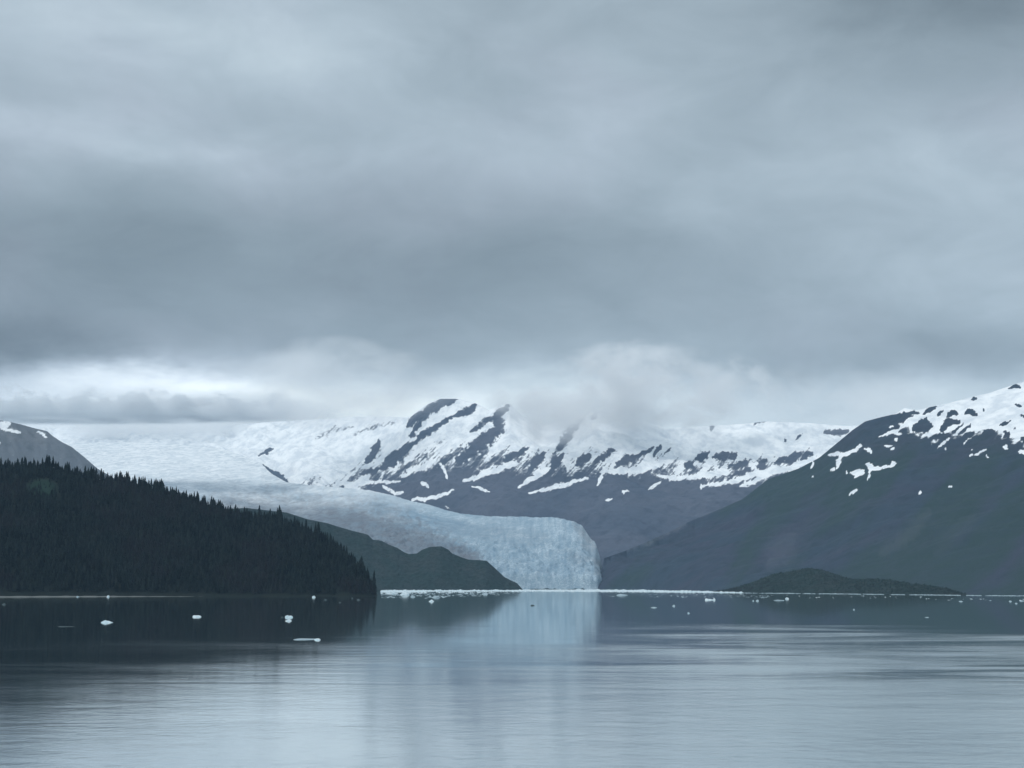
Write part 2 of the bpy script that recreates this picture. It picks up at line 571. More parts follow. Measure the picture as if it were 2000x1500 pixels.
# ------------------------------------------------------------------ glacier
GL = [(-420, 872, 5700, 12000), (0, 870, 5700, 12000), (100, 868, 5700, 12000), (130, 866, 5700, 12000), (200, 864, 5700, 12000), (300, 864, 5700, 11800),
      (400, 870, 5700, 11400), (440, 878, 5700, 11000), (480, 892, 5700, 10500), (510, 905, 5700, 10000), (530, 925, 5700, 9400),
      (560, 942, 5700, 8900), (600, 947, 5700, 8600), (650, 951, 5700, 8300), (720, 957, 5700, 8000), (770, 968, 5700, 7800), (800, 978, 5700, 7650),
      (840, 986, 5700, 7450), (870, 996, 5700, 7300), (900, 1003, 5700, 7150), (950, 1008, 5700, 6950), (1000, 1009, 5700, 6800), (1060, 1010, 5700, 6650),
      (1095, 1012, 5690, 6550), (1122, 1018, 5690, 6480), (1138, 1029, 5680, 6400), (1149, 1043, 5680, 6300),
      (1159, 1060, 5680, 6200), (1167, 1077, 5690, 6100), (1174, 1090, 5700, 6000), (1179, 1114, 5740, 5950), (1183, 1150, 5780, 5900), (1188, 1165, 5800, 5880)]


_ge = np.interp(np.linspace(pix(-420, 872)[0], pix(1188, 1165)[0], 900), [pix(500, 920)[0], pix(950, 1008)[0]], [1.15, .85])


def gl_prof(t):
    return 0.10 * sstep(t, 0.0, 0.02) + 0.90 * t ** _ge[None]


def gl_relief(X, Y, T, zr, Z):
    a = fbm(X / 120 + .3 * fbm(X / 200, Y / 200, 2), Y / 75, 4, 0.6, True)
    c = fbm(X / 24, Y / 30, 3, 0.6)
    big = fbm(X / 520, Y / 700, 3)
    k = sstep(T, -0.01, 0.012) * (1 - 0.85 * sstep(T, 0.25, 0.7))
    return k * (34 * a + 14 * c + 25 * big * sstep(T, 0.05, 0.3) * (1 - sstep(T, .3, .55)))


gl = Terrain(GL, 900, 260, 24, -6.0, gl_prof, gl_relief, back=0.12, back_z=-15, dsm=6, rough=3.5 / FPX, ssm=14)
PX, PY = gl.PX, gl.PY
# debris along the inner bend, clean ice in the middle
band = strokes(PX, PY, [([(420, 990), (560, 1005), (680, 1025), (780, 1050), (850, 1075), (920, 1095)], 78, 1.1), ([(860, 1030), (960, 1040), (1060, 1050)], 40, .22),
                        ([(1125, 1022), (1150, 1055), (1168, 1085), (1170, 1120)], 26, .55), ([(330, 938), (450, 950), (600, 985), (700, 1003)], 20, .35),
                        ([(1110, 1080), (1140, 1095)], 26, .25)], 0.9)
band = np.clip(band * (1 + 0.6 * fbm(PX / 40, PY / 14, 4)), 0, 1)
firn = sstep(PY + 45 * fbm(PX / 90, PY / 22, 5, .6), 1015, 900) ** 0.8
AZc = np.broadcast_to(gl.az[None], gl.Tt.shape)
flow = fbm(gl.Tt * 9 + 1.2 * fbm(PX / 60, PY / 60, 3), AZc * 9, 5, .6)
face = sstep(PX, 880, 1000)
flow = flow * (1 - face) + face * (.7 * fbm(PX / 9, PY / 34, 4, .6) + .6 * fbm(PX / 45, PY / 22, 4) + .12)
ob = gl.build('glacier', M['ice'], 'broad blue white tidewater glacier curving down to the far water', 'glacier', {'debris': band, 'snow': firn, 'flow': flow})

# ------------------------------------------------------------------ snowy mountain behind the glacier
FM = [(-150, 840, 12150, 13600), (60, 838, 12150, 13600), (130, 832, 12150, 13600), (220, 827, 12100, 13600), (300, 828, 11900, 13500), (380, 829, 11600, 13300), (450, 830, 11200, 13000), (530, 824, 10000, 12300), (600, 820, 9000, 11800), (680, 814, 8500, 11200),
      (760, 814, 8000, 10600), (800, 816, 7800, 10300), (830, 792, 7600, 10100), (860, 779, 7450, 10000), (890, 779, 7300, 9900), (925, 786, 7150, 9800),
      (955, 801, 7050, 9700), (980, 790, 6950, 9600), (995, 789, 6900, 9550), (1020, 812, 6850, 9500), (1060, 832, 6750, 9400), (1100, 822, 6650, 9300),
      (1150, 806, 6500, 9300), (1185, 801, 6400, 9300), (1215, 793, 6350, 9300), (1240, 818, 6300, 9300), (1300, 836, 6250, 9300), (1380, 832, 6200, 9300),
      (1450, 828, 6150, 9300), (1500, 823, 6150, 9300), (1580, 826, 6150, 9200), (1650, 832, 6150, 9100), (1700, 830, 6150, 9000), (1850, 830, 6150, 9000)]
_gaz = gl.az; _gz = smooth1(CAM_H + gl.T * gl.dr, 6)


def fm_base(azv):
    return np.interp(azv, _gaz, np.minimum(_gz - 60, 1250)) * (1 - sstep(azv, pix(560, 950)[0], pix(780, 970)[0])) - 6


def fm_relief(X, Y, T, zr, Z):
    k = sstep(T, 0, 0.15)
    s = X + 0.75 * Y                      # ribs running down to the left
    rib = fbm(s / 330, (X - Y) / 2600, 4, 0.5, True)
    a = fbm(X / 900, Y / 900, 5)
    c = fbm(X / 150, Y / 150, 4)
    return k * (75 * (rib - 0.3) + 90 * a + 16 * c)


fm = Terrain(FM, 1300, 300, 24, fm_base, lambda t: 0.85 * t + 0.15 * t ** 2, fm_relief, back=0.3, back_z=100, dsm=14, csm=70)
PX, PY = fm.PX, fm.PY
line = np.interp(PX, [300, 545, 650, 700, 760, 820, 900, 1000, 1080, 1150, 1250, 1350, 1450, 1520, 1600, 1700],
                 [960, 960, 955, 935, 915, 893, 890, 900, 905, 905, 908, 915, 918, 915, 905, 900])
s_ = PX + 0.95 * PY
rib = fbm(s_ / 26, (PX - PY) / 190, 4, 0.55)
rib2 = fbm(s_ / 9, (PX - PY) / 55, 4, 0.6)
rib3 = fbm(s_ / 5, (PX - PY) / 26, 3, 0.6)
rocks = strokes(PX, PY, [
    ([(890, 779), (862, 784), (838, 802), (812, 818), (798, 830)], 22, 1), ([(930, 788), (920, 801), (888, 811)], 13, 1), ([(882, 815), (845, 837), (805, 866)], 11, 1),
    ([(822, 822), (800, 853)], 10, 1), ([(992, 792), (972, 812), (974, 836), (925, 876), (900, 898)], 21, 1), ([(968, 812), (920, 842)], 12, .9),
    ([(740, 862), (718, 902)], 14, 1), ([(800, 872), (750, 912)], 18, 1), ([(514, 910), (562, 943)], 9, 1), ([(532, 875), (507, 890)], 8, .9),
    ([(618, 856), (650, 840), (690, 832)], 15, .5), ([(690, 850), (730, 832), (772, 826)], 14, .5), ([(720, 840), (738, 827)], 9, .7), ([(740, 915), (705, 925)], 8, .8),
    ([(1218, 795), (1208, 808)], 17, 1), ([(1181, 803), (1179, 810)], 10, 1), ([(1164, 806), (1158, 820)], 9, .9), ([(1136, 820), (1112, 845), (1090, 875)], 20, .75),
    ([(1390, 826), (1391, 842)], 9, .8), ([(1498, 821), (1468, 830)], 6, .8), ([(1292, 868), (1278, 892)], 8, .9), ([(1310, 876), (1300, 885)], 6, .8),
    ([(1362, 896), (1385, 884)], 13, .85), ([(1395, 894), (1420, 885)], 12, .9), ([(1424, 894), (1440, 890)], 9, .9), ([(1340, 905), (1352, 912)], 12, .8), ([(1425, 918), (1455, 905), (1462, 918)], 13, .9), ([(1480, 912), (1495, 900)], 12, .9),
    ([(1610, 845), (1655, 842)], 11, 1), ([(1553, 858), (1568, 847)], 5, .9), ([(1532, 859), (1534, 861)], 8, .9), ([(1515, 904), (1535, 892)], 11, .9), ([(1536, 902), (1562, 886)], 13, .9), ([(1566, 896), (1584, 886)], 10, .9),
    ([(1128, 907), (1152, 888)], 10, .8), ([(1163, 902), (1196, 880)], 11, .85), ([(1205, 906), (1252, 888)], 11, .8), ([(1036, 916), (1062, 886)], 13, .85), ([(1078, 910), (1100, 888)], 11, .85), ([(1000, 892), (1030, 876)], 8, .8), ([(1250, 890), (1275, 872)], 8, .8), ([(985, 900), (1010, 885)], 9, .8)], 0.8)
patches = strokes(PX, PY, [
    ([(887, 957), (850, 971), (802, 978)], 8, 1), ([(861, 905), (873, 935)], 5, .9), ([(1010, 902), (950, 925), (905, 941)], 10, 1), ([(822, 942), (838, 952)], 6, 1),
    ([(925, 950), (955, 960)], 6, .9), ([(750, 950), (770, 963), (785, 962)], 9, .9), ([(850, 900), (812, 915), (788, 930)], 8, .9),
    ([(1330, 886), (1290, 903), (1250, 918), (1180, 922)], 11, 1), ([(1181, 922), (1165, 947)], 6, 1), ([(1150, 932), (1122, 940), (1060, 957), (1035, 964)], 8, 1),
    ([(1075, 913), (1040, 935), (1012, 950)], 9, .9), ([(1228, 958), (1215, 962)], 6, 1), ([(1192, 974), (1181, 977)], 5, .9), ([(1289, 942), (1265, 957)], 5, .9),
    ([(1480, 905), (1400, 925), (1320, 935), (1290, 930)], 9, .9), ([(1540, 915), (1480, 925), (1430, 940), (1372, 950)], 9, .9), ([(1372, 945), (1371, 955)], 6, .9),
    ([(1500, 925), (1460, 945), (1445, 950)], 9, .9), ([(1590, 900), (1520, 920), (1500, 925)], 9, 1), ([(1105, 890), (1110, 920)], 7, .8), ([(870, 990), (878, 994)], 5, .7),
    ([(700, 955), (660, 945), (780, 940)], 7, .7)], 0.7)
N = 0.62 * rib + 0.5 * rib2 + 0.42 * rib3
low = sstep(PY - line, 12, 58)
high = sstep(line - PY, 20, 60)
F = 0.5 + np.clip((line - PY) / 85, -.45, .75) + N * (1 - low) * (1 - 0.45 * high)
F = np.clip(F, -.1, 1.15) - low * .35
F = F - 1.2 * rocks * (1 + .5 * rib3 * (rocks < .98)) + (0.9 + .35 * low) * patches * (1 + .6 * rib3)
scree = strokes(PX, PY, [([(1180, 1000), (1240, 990), (1330, 960)], 30, .10), ([(900, 985), (1000, 980), (1090, 985)], 26, .08)], 0.9)
ob = fm.build('mountain', M['far_rock_hazed'], 'blue grey mountain streaked with snow rising behind the glacier into cloud', 'mountain',
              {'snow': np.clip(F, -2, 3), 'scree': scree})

# ------------------------------------------------------------------ mountain on the left, behind the forest
LM = [(-700, 700, 4600, 5600), (-200, 775, 5000, 6000), (0, 821, 5200, 6200), (20, 824, 5200, 6200), (45, 830, 5200, 6200), (70, 837, 5200, 6200), (92, 842, 5200, 6200),
      (102, 851, 5200, 6150), (120, 863, 5200, 6100), (140, 873, 5200, 6100), (165, 893, 5200, 6050), (190, 915, 5200, 6000), (230, 938, 5200, 5950), (300, 968, 5200, 5900),
      (400, 1015, 5200, 5800), (500, 1090, 5250, 5700), (560, 1165, 5300, 5600)]
lm = Terrain(LM, 420, 110, 14, -6.0, lambda t: t, lambda X, Y, T, zr, Z: sstep(T, 0, .2) * (25 * fbm(X / 400, Y / 400, 5) + 12 * fbm((X + Y) / 90, (X - Y) / 600, 3, .5, True)))
PX, PY = lm.PX, lm.PY
sn = strokes(PX, PY, [([(-60, 800), (0, 828), (22, 828)], 15, 1), ([(0, 835), (28, 842), (40, 845)], 9, 1), ([(75, 842), (95, 855)], 5, .9), ([(-5, 866), (2, 866)], 6, 1),
                      ([(-200, 800), (-90, 820)], 30, 1)], 0.4)
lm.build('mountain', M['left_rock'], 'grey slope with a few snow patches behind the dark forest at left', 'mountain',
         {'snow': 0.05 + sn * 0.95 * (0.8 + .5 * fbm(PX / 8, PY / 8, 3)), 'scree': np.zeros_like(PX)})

# ------------------------------------------------------------------ mountain on the right
RM = [(1160, 1158, 5720, 5760), (1166, 1148, 5700, 5780), (1172, 1122, 5660, 5800), (1180, 1090, 5600, 5900), (1215, 1078, 5450, 6000), (1250, 1064, 5250, 6200), (1300, 1042, 4950, 6400),
      (1350, 1017, 4700, 6600), (1400, 997, 4400, 6700), (1450, 975, 4150, 6800), (1500, 936, 4050, 6900), (1560, 915, 3950, 6900), (1600, 894, 3850, 6900), (1640, 861, 3780, 6850),
      (1665, 840, 3740, 6800), (1690, 823, 3700, 6750), (1720, 815, 3650, 6700), (1750, 808, 3600, 6650), (1766, 797, 3570, 6600), (1790, 801, 3540, 6600), (1850, 788, 3450, 6500),
      (1890, 777, 3390, 6450), (1930, 768, 3330, 6400), (1960, 758, 3280, 6350), (1990, 748, 3230, 6300), (2010, 743, 3200, 6300), (2100, 705, 3050, 6100), (2300, 640, 2700, 5700), (2700, 600, 2200, 5200)]


def rm_relief(X, Y, T, zr, Z):
    k = sstep(T, 0.0, 0.2)
    rib = fbm((X + 0.8 * Y) / 420, (X - Y) / 2600, 4, 0.5, True)
    return k * (60 * (rib - .3) + 70 * fbm(X / 800, Y / 800, 5) + 9 * fbm(X / 90, Y / 90, 4))


rm = Terrain(RM, 760, 230, 16, -6.0, lambda t: 0.8 * t + 0.2 * t ** 2, rm_relief, back=0.25, back_z=0, dsm=12, csm=25)
PX, PY = rm.PX, rm.PY
line = np.interp(PX, [1500, 1600, 1700, 1740, 1770, 1800, 1820, 1850, 1880, 1920, 1960, 2000, 2300], [830, 835, 806, 803, 838, 848, 858, 848, 846, 842, 852, 868, 900])
s_ = PX + 0.95 * PY
F = 0.5 + (line - PY) / 22 + 0.7 * fbm(s_ / 16, (PX - PY) / 90, 4) + 0.3 * fbm(PX / 7, PY / 7, 3)
rocks = strokes(PX, PY, [([(1822, 798), (1826, 794)], 8, 1), ([(1806, 807), (1826, 793)], 9, 1), ([(1830, 812), (1842, 801)], 5, .9), ([(1852, 812), (1860, 804), (1868, 811)], 9, 1),
    ([(1886, 810), (1896, 801), (1906, 810)], 10, 1), ([(1897, 780), (1908, 779)], 8, 1), ([(1970, 757), (1982, 754), (1992, 759)], 7, 1), ([(1982, 790), (1994, 795)], 8, 1),
    ([(1795, 828), (1805, 822), (1812, 834), (1785, 836)], 16, 1), ([(1840, 840), (1850, 826), (1872, 823)], 13, 1), ([(1860, 846), (1882, 826)], 5, .8), ([(1872, 848), (1896, 830)], 6, .9),
    ([(1952, 830), (1975, 822)], 6, 1), ([(1820, 856), (1838, 850), (1856, 850)], 10, .9), ([(1882, 853), (1902, 846)], 7, .8), ([(1960, 852), (1970, 846)], 14, .9), ([(1985, 834), (1980, 838)], 6, .8),
    ([(1920, 845), (1945, 843)], 9, .8), ([(1994, 810), (2010, 812)], 8, .9), ([(1996, 858), (2020, 862)], 12, .9), ([(1770, 806), (1795, 806)], 8, .8), ([(1918, 799), (1924, 800)], 5, .8),
    ([(2050, 780), (2090, 760)], 14, .9), ([(2120, 830), (2160, 800)], 18, .9), ([(1690, 830), (1740, 822), (1775, 812)], 24, 1)], .35)
patches = strokes(PX, PY, [([(1684, 870), (1655, 888), (1618, 888)], 9, 1), ([(1640, 890), (1634, 912)], 11, 1), ([(1622, 915), (1628, 917)], 6, .9), ([(1588, 900), (1586, 915)], 5, .9),
    ([(1662, 922), (1682, 922), (1672, 930)], 9, 1), ([(1694, 936), (1698, 918), (1728, 912), (1752, 907)], 6, 1), ([(1690, 908), (1705, 912)], 8, 1), ([(1740, 908), (1748, 905)], 8, 1),
    ([(1772, 830), (1745, 843), (1720, 852)], 6, 1), ([(1738, 846), (1762, 848)], 7, 1), ([(1735, 833), (1745, 833)], 5, .9), ([(1690, 875), (1704, 881)], 6, .9), ([(1748, 858), (1752, 863)], 6, .8),
    ([(1740, 880), (1745, 875)], 6, .9), ([(1725, 872), (1742, 872)], 4, .7), ([(1926, 877), (1908, 888), (1896, 892)], 5, 1), ([(1898, 880), (1900, 878)], 5, .9), ([(1925, 886), (1934, 893)], 5, .9),
    ([(1657, 966), (1680, 953)], 3.5, .9), ([(1794, 963), (1800, 961)], 5, 1), ([(1850, 952), (1858, 950)], 4, .9), ([(1960, 872), (1968, 874)], 7, .9), ([(1990, 882), (2005, 885)], 7, .9),
    ([(1855, 855), (1832, 873)], 5, .9), ([(1848, 877), (1844, 880)], 5, .7), ([(1586, 930), (1590, 931)], 5, .8), ([(1655, 925), (1650, 920)], 4, .8), ([(1900, 855), (1880, 870)], 3, .8)], .35)
F = np.clip(F + sstep(line - PY, 20, 50) * 0.8, -.05, 1.2) - 1.3 * rocks
F = np.maximum(F, -.2)
n3 = fbm(s_ / 6, (PX - PY) / 18, 3, .6)
patches = patches * (1 + .9 * n3)
F = np.where(PY > line + 10, np.minimum(F, 0.05), F) + 1.0 * patches + .25 * n3 * (F > .2)
F = np.where(PX < 1700, np.minimum(F, 0.05) + 0.9 * patches, F)
veg = sstep(fbm(s_ / 120, (PX - PY) / 420, 4) + 0.30 * sstep(PX, 1350, 1750), -0.05, 0.35) * sstep(PY + 30 * fbm(PX / 60, PY / 60, 3), 830, 920)
scree = strokes(PX, PY, [([(1205, 1076), (1262, 1062), (1320, 1034), (1338, 1022)], 7, .30), ([(1365, 1010), (1390, 1000)], 5, .25), ([(1302, 1040), (1336, 1024)], 10, .35),
                         ([(1815, 1000), (1775, 1045), (1720, 1082)], 22, .14), ([(1548, 1050), (1505, 1100)], 46, .17), ([(1900, 1010), (1830, 1080)], 26, .07)], .8)
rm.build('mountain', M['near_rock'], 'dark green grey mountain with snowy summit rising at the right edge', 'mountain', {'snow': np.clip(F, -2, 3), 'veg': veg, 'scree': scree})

# ------------------------------------------------------------------ dark spur in front of the glacier
SP = [(330, 1000, 5050, 5500), (480, 992, 5100, 5500), (560, 1001, 5150, 5600), (600, 1014, 5200, 5600), (640, 1022, 5200, 5600), (665, 1030, 5200, 5600), (690, 1037, 5200, 5600), (718, 1044, 5200, 5600),
      (728, 1054, 5200, 5580), (745, 1056, 5200, 5570), (758, 1063, 5200, 5560), (776, 1070, 5200, 5540), (790, 1079, 5200, 5530), (798, 1082, 5200, 5520), (814, 1081, 5200, 5500), (824, 1074, 5200, 5500),
      (840, 1068, 5200, 5500), (862, 1067, 5200, 5500), (875, 1073, 5200, 5490), (883, 1081, 5200, 5480), (900, 1088, 5200, 5470), (915, 1093, 5210, 5460), (935, 1094, 5220, 5450), (950, 1095, 5230, 5440),
      (965, 1108, 5250, 5440), (985, 1127, 5270, 5430), (997, 1133, 5290, 5420), (1010, 1139, 5310, 5410), (1018, 1148, 5320, 5400), (1028, 1162, 5330, 5390)]
sp = Terrain(SP, 420, 80, 24, -6.0, lambda t: t ** 0.8, lambda X, Y, T, zr, Z: sstep(T, 0, .3) * (9 * fbm(X / 130, Y / 130, 4) + 3 * fbm(X / 22, Y / 22, 3)), back=0.4, back_z=-10, dsm=6)
sp.build('hill', M['scrub'], 'low dark spur with rounded knolls running out before the glacier front', 'hill')

# ------------------------------------------------------------------ low scrubby hill on the right shore
LH = [(1350, 1163, 4160, 4260), (1400, 1155, 4060, 4220), (1440, 1147, 3980, 4200), (1480, 1133, 3900, 4160), (1510, 1121, 3850, 4130), (1545, 1116, 3800, 4100), (1580, 1109, 3750, 4060), (1610, 1114, 3700, 4020),
      (1640, 1124, 3650, 3970), (1665, 1132, 3600, 3900), (1700, 1130, 3550, 3860), (1740, 1132, 3500, 3800), (1770, 1137, 3450, 3730), (1800, 1141, 3400, 3660), (1850, 1149, 3330, 3540), (1900, 1165, 3250, 3400)]
lh = Terrain(LH, 300, 60, 20, -5.0, lambda t: t ** 0.75, lambda X, Y, T, zr, Z: sstep(T, 0, .3) * (5 * fbm(X / 90, Y / 90, 4) + 3.5 * fbm(X / 16, Y / 16, 3)), back=0.6, back_z=-5, dsm=6)
lh.build('hill', M['scrub'], 'low scrub covered hill at the foot of the right hand mountain', 'hill')

# ------------------------------------------------------------------ forested hill on the left
FH = [(-700, 870, 2450, 3050), (-300, 902, 2650, 3250), (0, 915, 2830, 3450), (50, 912, 2840, 3450), (97, 911, 2850, 3440), (130, 924, 2860, 3430), (190, 937, 2870, 3400), (250, 942, 2880, 3380), (330, 961, 2880, 3350),
      (400, 983, 2890, 3320), (450, 1004, 2890, 3290), (500, 1014, 2900, 3260), (545, 1014, 2900, 3240), (575, 1031, 2900, 3210), (610, 1043, 2910, 3180), (640, 1057, 2920, 3150), (680, 1084, 2920, 3100),
      (708, 1112, 2930, 3060), (724, 1138, 2940, 3040), (735, 1158, 2960, 3030), (742, 1172, 2980, 3020)]
fh = Terrain(FH, 500, 90, 30, -4.0, lambda t: 0.012 * sstep(t, 0, .03) + 0.988 * t ** 0.9, lambda X, Y, T, zr, Z: sstep(T, 0.02, .3) * (10 * fbm(X / 160, Y / 160, 4)), back=0.7, back_z=-8, dsm=6)
fh.build('hill', M['forest_floor'], 'steep dark hill clothed in conifers falling to the water at left', 'hill',
         {'meadow': 1 - sstep(np.hypot((fh.PX - 82) / 34, (fh.PY - 955) / 22), .6, 1.1)})


# ---- conifers
def crown_geo(seed, layers, pts):
    r = random.Random(seed)
    V, F = [], []
    for k in range(layers):
        f = k / layers
        zt = 1.0 if k == layers - 1 else 0.16 + 0.84 * (f + 1.75 / layers)
        zt = min(zt, 1.0)
        zb = 0.10 + 0.86 * f
        rad = 0.17 * (1 - f) ** 0.85 + 0.012
        a = len(V)
        V.append((r.uniform(-.006, .006), r.uniform(-.006, .006), zt))
        for i in range(pts):
            ang = 2 * math.pi * (i + r.uniform(-.3, .3)) / pts + k
            q = rad * (r.uniform(.85, 1.25) if i % 2 == 0 else r.uniform(.45, .7))
            V.append((q * math.cos(ang), q * math.sin(ang), zb + r.uniform(-.035, .02) - (0.02 if i % 2 == 0 else -.02)))
        for i in range(pts):
            F.append((a, a + 1 + i, a + 1 + (i + 1) % pts))
    return np.array(V), np.array(F)


def trunk_geo():
    V, F = [], []
    for z, r in ((-.06, .018), (.5, .011), (.97, .002)):
        for i in range(5):
            V.append((r * math.cos(i * 1.2566), r * math.sin(i * 1.2566), z))
    for k in range(2):
        for i in range(5):
            j = (i + 1) % 5
            F.append((k * 5 + i, k * 5 + j, (k + 1) * 5 + j, (k + 1) * 5 + i))
    return np.array(V), np.array(F)


fine_crowns = []
for s_i in range(6):
    V, F = crown_geo(40 + s_i, 8, 10)
    V[:, :2] *= (0.85 + 0.08 * s_i)
    me = mesh_np('crown', V, F, False); me.materials.append(M['needles'])
    fine_crowns.append(me)
tv, tf = trunk_geo()
trunk_me = mesh_np('trunk', tv, tf, True); trunk_me.materials.append(M['bark'])
coarse = [crown_geo(70 + i, 5, 8) for i in range(6)]

ca0 = np.interp(pix(-230, 900)[0], fh.az, np.arange(len(fh.az)))
ca1 = len(fh.az) - 3
step = 0.0026 / (fh.az[1] - fh.az[0])
cols, tees = [], []
for c_ in np.arange(ca0, ca1, step):
    j = int(c_)
    depth = fh.dr[j] - fh.d0[j]
    nt_ = max(3, int(depth / 7.5))
    for q in np.linspace(0.03, 1.12, nt_):
        cols.append(c_ + RNG.uniform(-.5, .5) * step)
        tees.append(q + RNG.uniform(-.5, .5) * 1.09 / nt_)
cols = np.clip(np.array(cols), 0, len(fh.az) - 1.01); tees = np.clip(np.array(tees), 0.025, 1.15)
tx, ty, tz = fh.at(cols, tees)
th = RNG.uniform(11, 27, len(tx)) * (0.75 + 0.5 * sstep(fbm(tx / 35, ty / 35, 3), -.4, .5))
th *= np.where(RNG.random(len(tx)) < .06, 1.2, 1.0)
tpx, tpy = unpix(tx, ty, tz)
# a paler clearing near the crest stays thin
clear = np.hypot((tpx - 82) / 34, (tpy - 955) / 20) < 1
keep = (tz > 1.0) & ~(clear & (RNG.random(len(tx)) < .55))
th = np.where(clear, th * .55, th)
tx, ty, tz, th, tees, cols = [a[keep] for a in (tx, ty, tz, th, tees, cols)]
tpx, tpt = unpix(tx, ty, tz + th)
inview = (tpx > 2) & (tpx < 748)
# singles: the ones standing on the skyline and those along the water's edge
bins = np.floor(cols / step).astype(int)
single = np.zeros(len(tx), np.int8)
for bi in np.unique(bins[inview]):
    idx = np.where((bins == bi) & inview)[0]
    top = idx[np.argmin(tpt[idx])]
    single[top] = 1
for bi in np.unique(bins[inview]):
    idx = np.where((bins == bi) & inview & (single == 0))[0]
    low = idx[np.argsort(tees[idx])]
    for q in low[:2]:
        if (single > 0).sum() < 292:
            single[q] = 2


def conifer(x, y, z, h, variant, label, group):
    e = bpy.data.objects.new('conifer', None)
    e.location = (x, y, z - 0.3); e.rotation_euler = (0, 0, random.uniform(0, 6.28))
    e.empty_display_size = 1
    w = h * random.uniform(.85, 1.2)
    e.scale = (w, w, h)
    COL.objects.link(e)
    tag(e, label, 'tree', group)
    link_mesh('trunk', trunk_me, None, e)
    link_mesh('crown', fine_crowns[variant], None, e)
    return e


for i in np.where(single > 0)[0]:
    if single[i] == 1:
        conifer(tx[i], ty[i], tz[i], th[i], random.randrange(6), 'dark pointed conifer standing on the skyline of the forested hill', 'conifers along the hill skyline')
    else:
        conifer(tx[i], ty[i], tz[i], th[i], random.randrange(6), 'dark conifer at the foot of the forested hill beside the waterline', 'conifers along the foot of the hill')


def landmark(px, py, t, label):
    fc = np.array([np.interp(pix(px, py)[0], fh.az, np.arange(len(fh.az)))])
    x, y, z = [float(a[0]) for a in fh.at(fc, np.array([t]))]
    top = CAM_H + pix(px, py)[1] * math.hypot(x, y)
    conifer(x, y, z, max(14, top - z), random.randrange(6), label, 'conifers that stand out from the forest')


landmark(97, 888, .99, 'slim spired conifer rising alone from the highest part of the forest crest')
landmark(507, 985, .98, 'tall conifer at the left end of the raised clump halfway down the crest')
landmark(546, 985, .98, 'tall conifer at the right end of the raised clump halfway down the crest')
landmark(622, 1018, .95, 'narrow conifer standing clear of its neighbours low on the right hand crest')
landmark(731, 1112, .5, 'last conifer at the water end of the forested hill')

# the rest of the wood, far too many to count
rest = np.where(single == 0)[0]
Vs, Fs, off = [], [], 0
for v in range(6):
    ids = rest[v::6]
    V, F = coarse[v]
    n, k = len(ids), len(V)
    a = RNG.uniform(0, 6.28, n); w = th[ids] * RNG.uniform(.9, 1.3, n)
    ca, sa = np.cos(a), np.sin(a)
    X = tx[ids, None] + w[:, None] * (ca[:, None] * V[None, :, 0] - sa[:, None] * V[None, :, 1])
    Y = ty[ids, None] + w[:, None] * (sa[:, None] * V[None, :, 0] + ca[:, None] * V[None, :, 1])
    Z = tz[ids, None] - .3 + th[ids, None] * V[None, :, 2]
    Vs.append(np.stack([X, Y, Z], -1).reshape(-1, 3))
    Fs.append((F[None] + (off + np.arange(n) * k)[:, None, None]).reshape(-1, 3))
    off += n * k
fo = link_mesh('forest', mesh_np('forest', np.concatenate(Vs), np.concatenate(Fs), False), M['needles'])
tag(fo, 'dense dark conifer wood covering the hill at left', 'forest', kind='stuff')

# thickets on the low right hill and fuzz on the spur
def thicket(name, T_, n, hmin, hmax, label, tmax=1.1):
    fc = RNG.uniform(2, len(T_.az) - 3, n); tt = RNG.uniform(.03, tmax, n)
    x, y, z = T_.at(fc, tt)
    k = z > 1.5
    x, y, z = x[k], y[k], z[k]
    h = RNG.uniform(hmin, hmax, len(x))
    mat_ = M['leaves']
    Vs, Fs, off = [], [], 0
    for v in range(6):
        ids = np.arange(len(x))[v::6]
        V, F = coarse[v]
        m = len(ids)
        wd = h[ids] * RNG.uniform(1.6, 3.0, m)
        X = x[ids, None] + wd[:, None] * V[None, :, 0]
        Y = y[ids, None] + wd[:, None] * V[None, :, 1]
        Z = z[ids, None] - .3 + h[ids, None] * V[None, :, 2]
        Vs.append(np.stack([X, Y, Z], -1).reshape(-1, 3))
        Fs.append((F[None] + (off + np.arange(m) * len(V))[:, None, None]).reshape(-1, 3))
        off += m * len(V)
    o = link_mesh(name, mesh_np(name, np.concatenate(Vs), np.concatenate(Fs), False), mat_)
    return tag(o, label, 'scrub', kind='stuff')


thicket('scrub', lh, 3600, 1.8, 4.5, 'low alder scrub covering the hill on the right shore')

# pale shingle along the left shore
SHI = [(-700, 2440), (-300, 2630), (0, 2805), (100, 2822), (210, 2840), (300, 2852), (420, 2862)]
V, F = [], []
cxs = np.linspace(-700, 420, 120)
for i, px in enumerate(cxs):
    a = pix(px, 1165)[0]
    d = np.interp(px, [q[0] for q in SHI], [q[1] for q in SHI])
    tp = float(np.interp(px, [20, 250, 420], [1, .5, .0])) * (1 + .25 * math.sin(i * 1.3) + .2 * math.sin(i * 3.1))
    wdt = 22 * tp
    for dd, z in ((-2, -.4), (wdt * .5 + 1, -.2 + 1.1 * tp), (wdt + 6, -.2 + 1.9 * tp), (wdt + 30, -.2 + 2.6 * tp)):
        V.append(((d + dd) * math.sin(a), (d + dd) * math.cos(a), z))
for i in range(len(cxs) - 1):
    for k in range(3):
        F.append((i * 4 + k, (i + 1) * 4 + k, (i + 1) * 4 + k + 1, i * 4 + k + 1))
sh = link_mesh('beach', mesh_np('beach', np.array(V), np.array(F)), M['shingle'])
tag(sh, 'thin pale shingle beach under the forest at the left edge', 'beach', kind='structure')


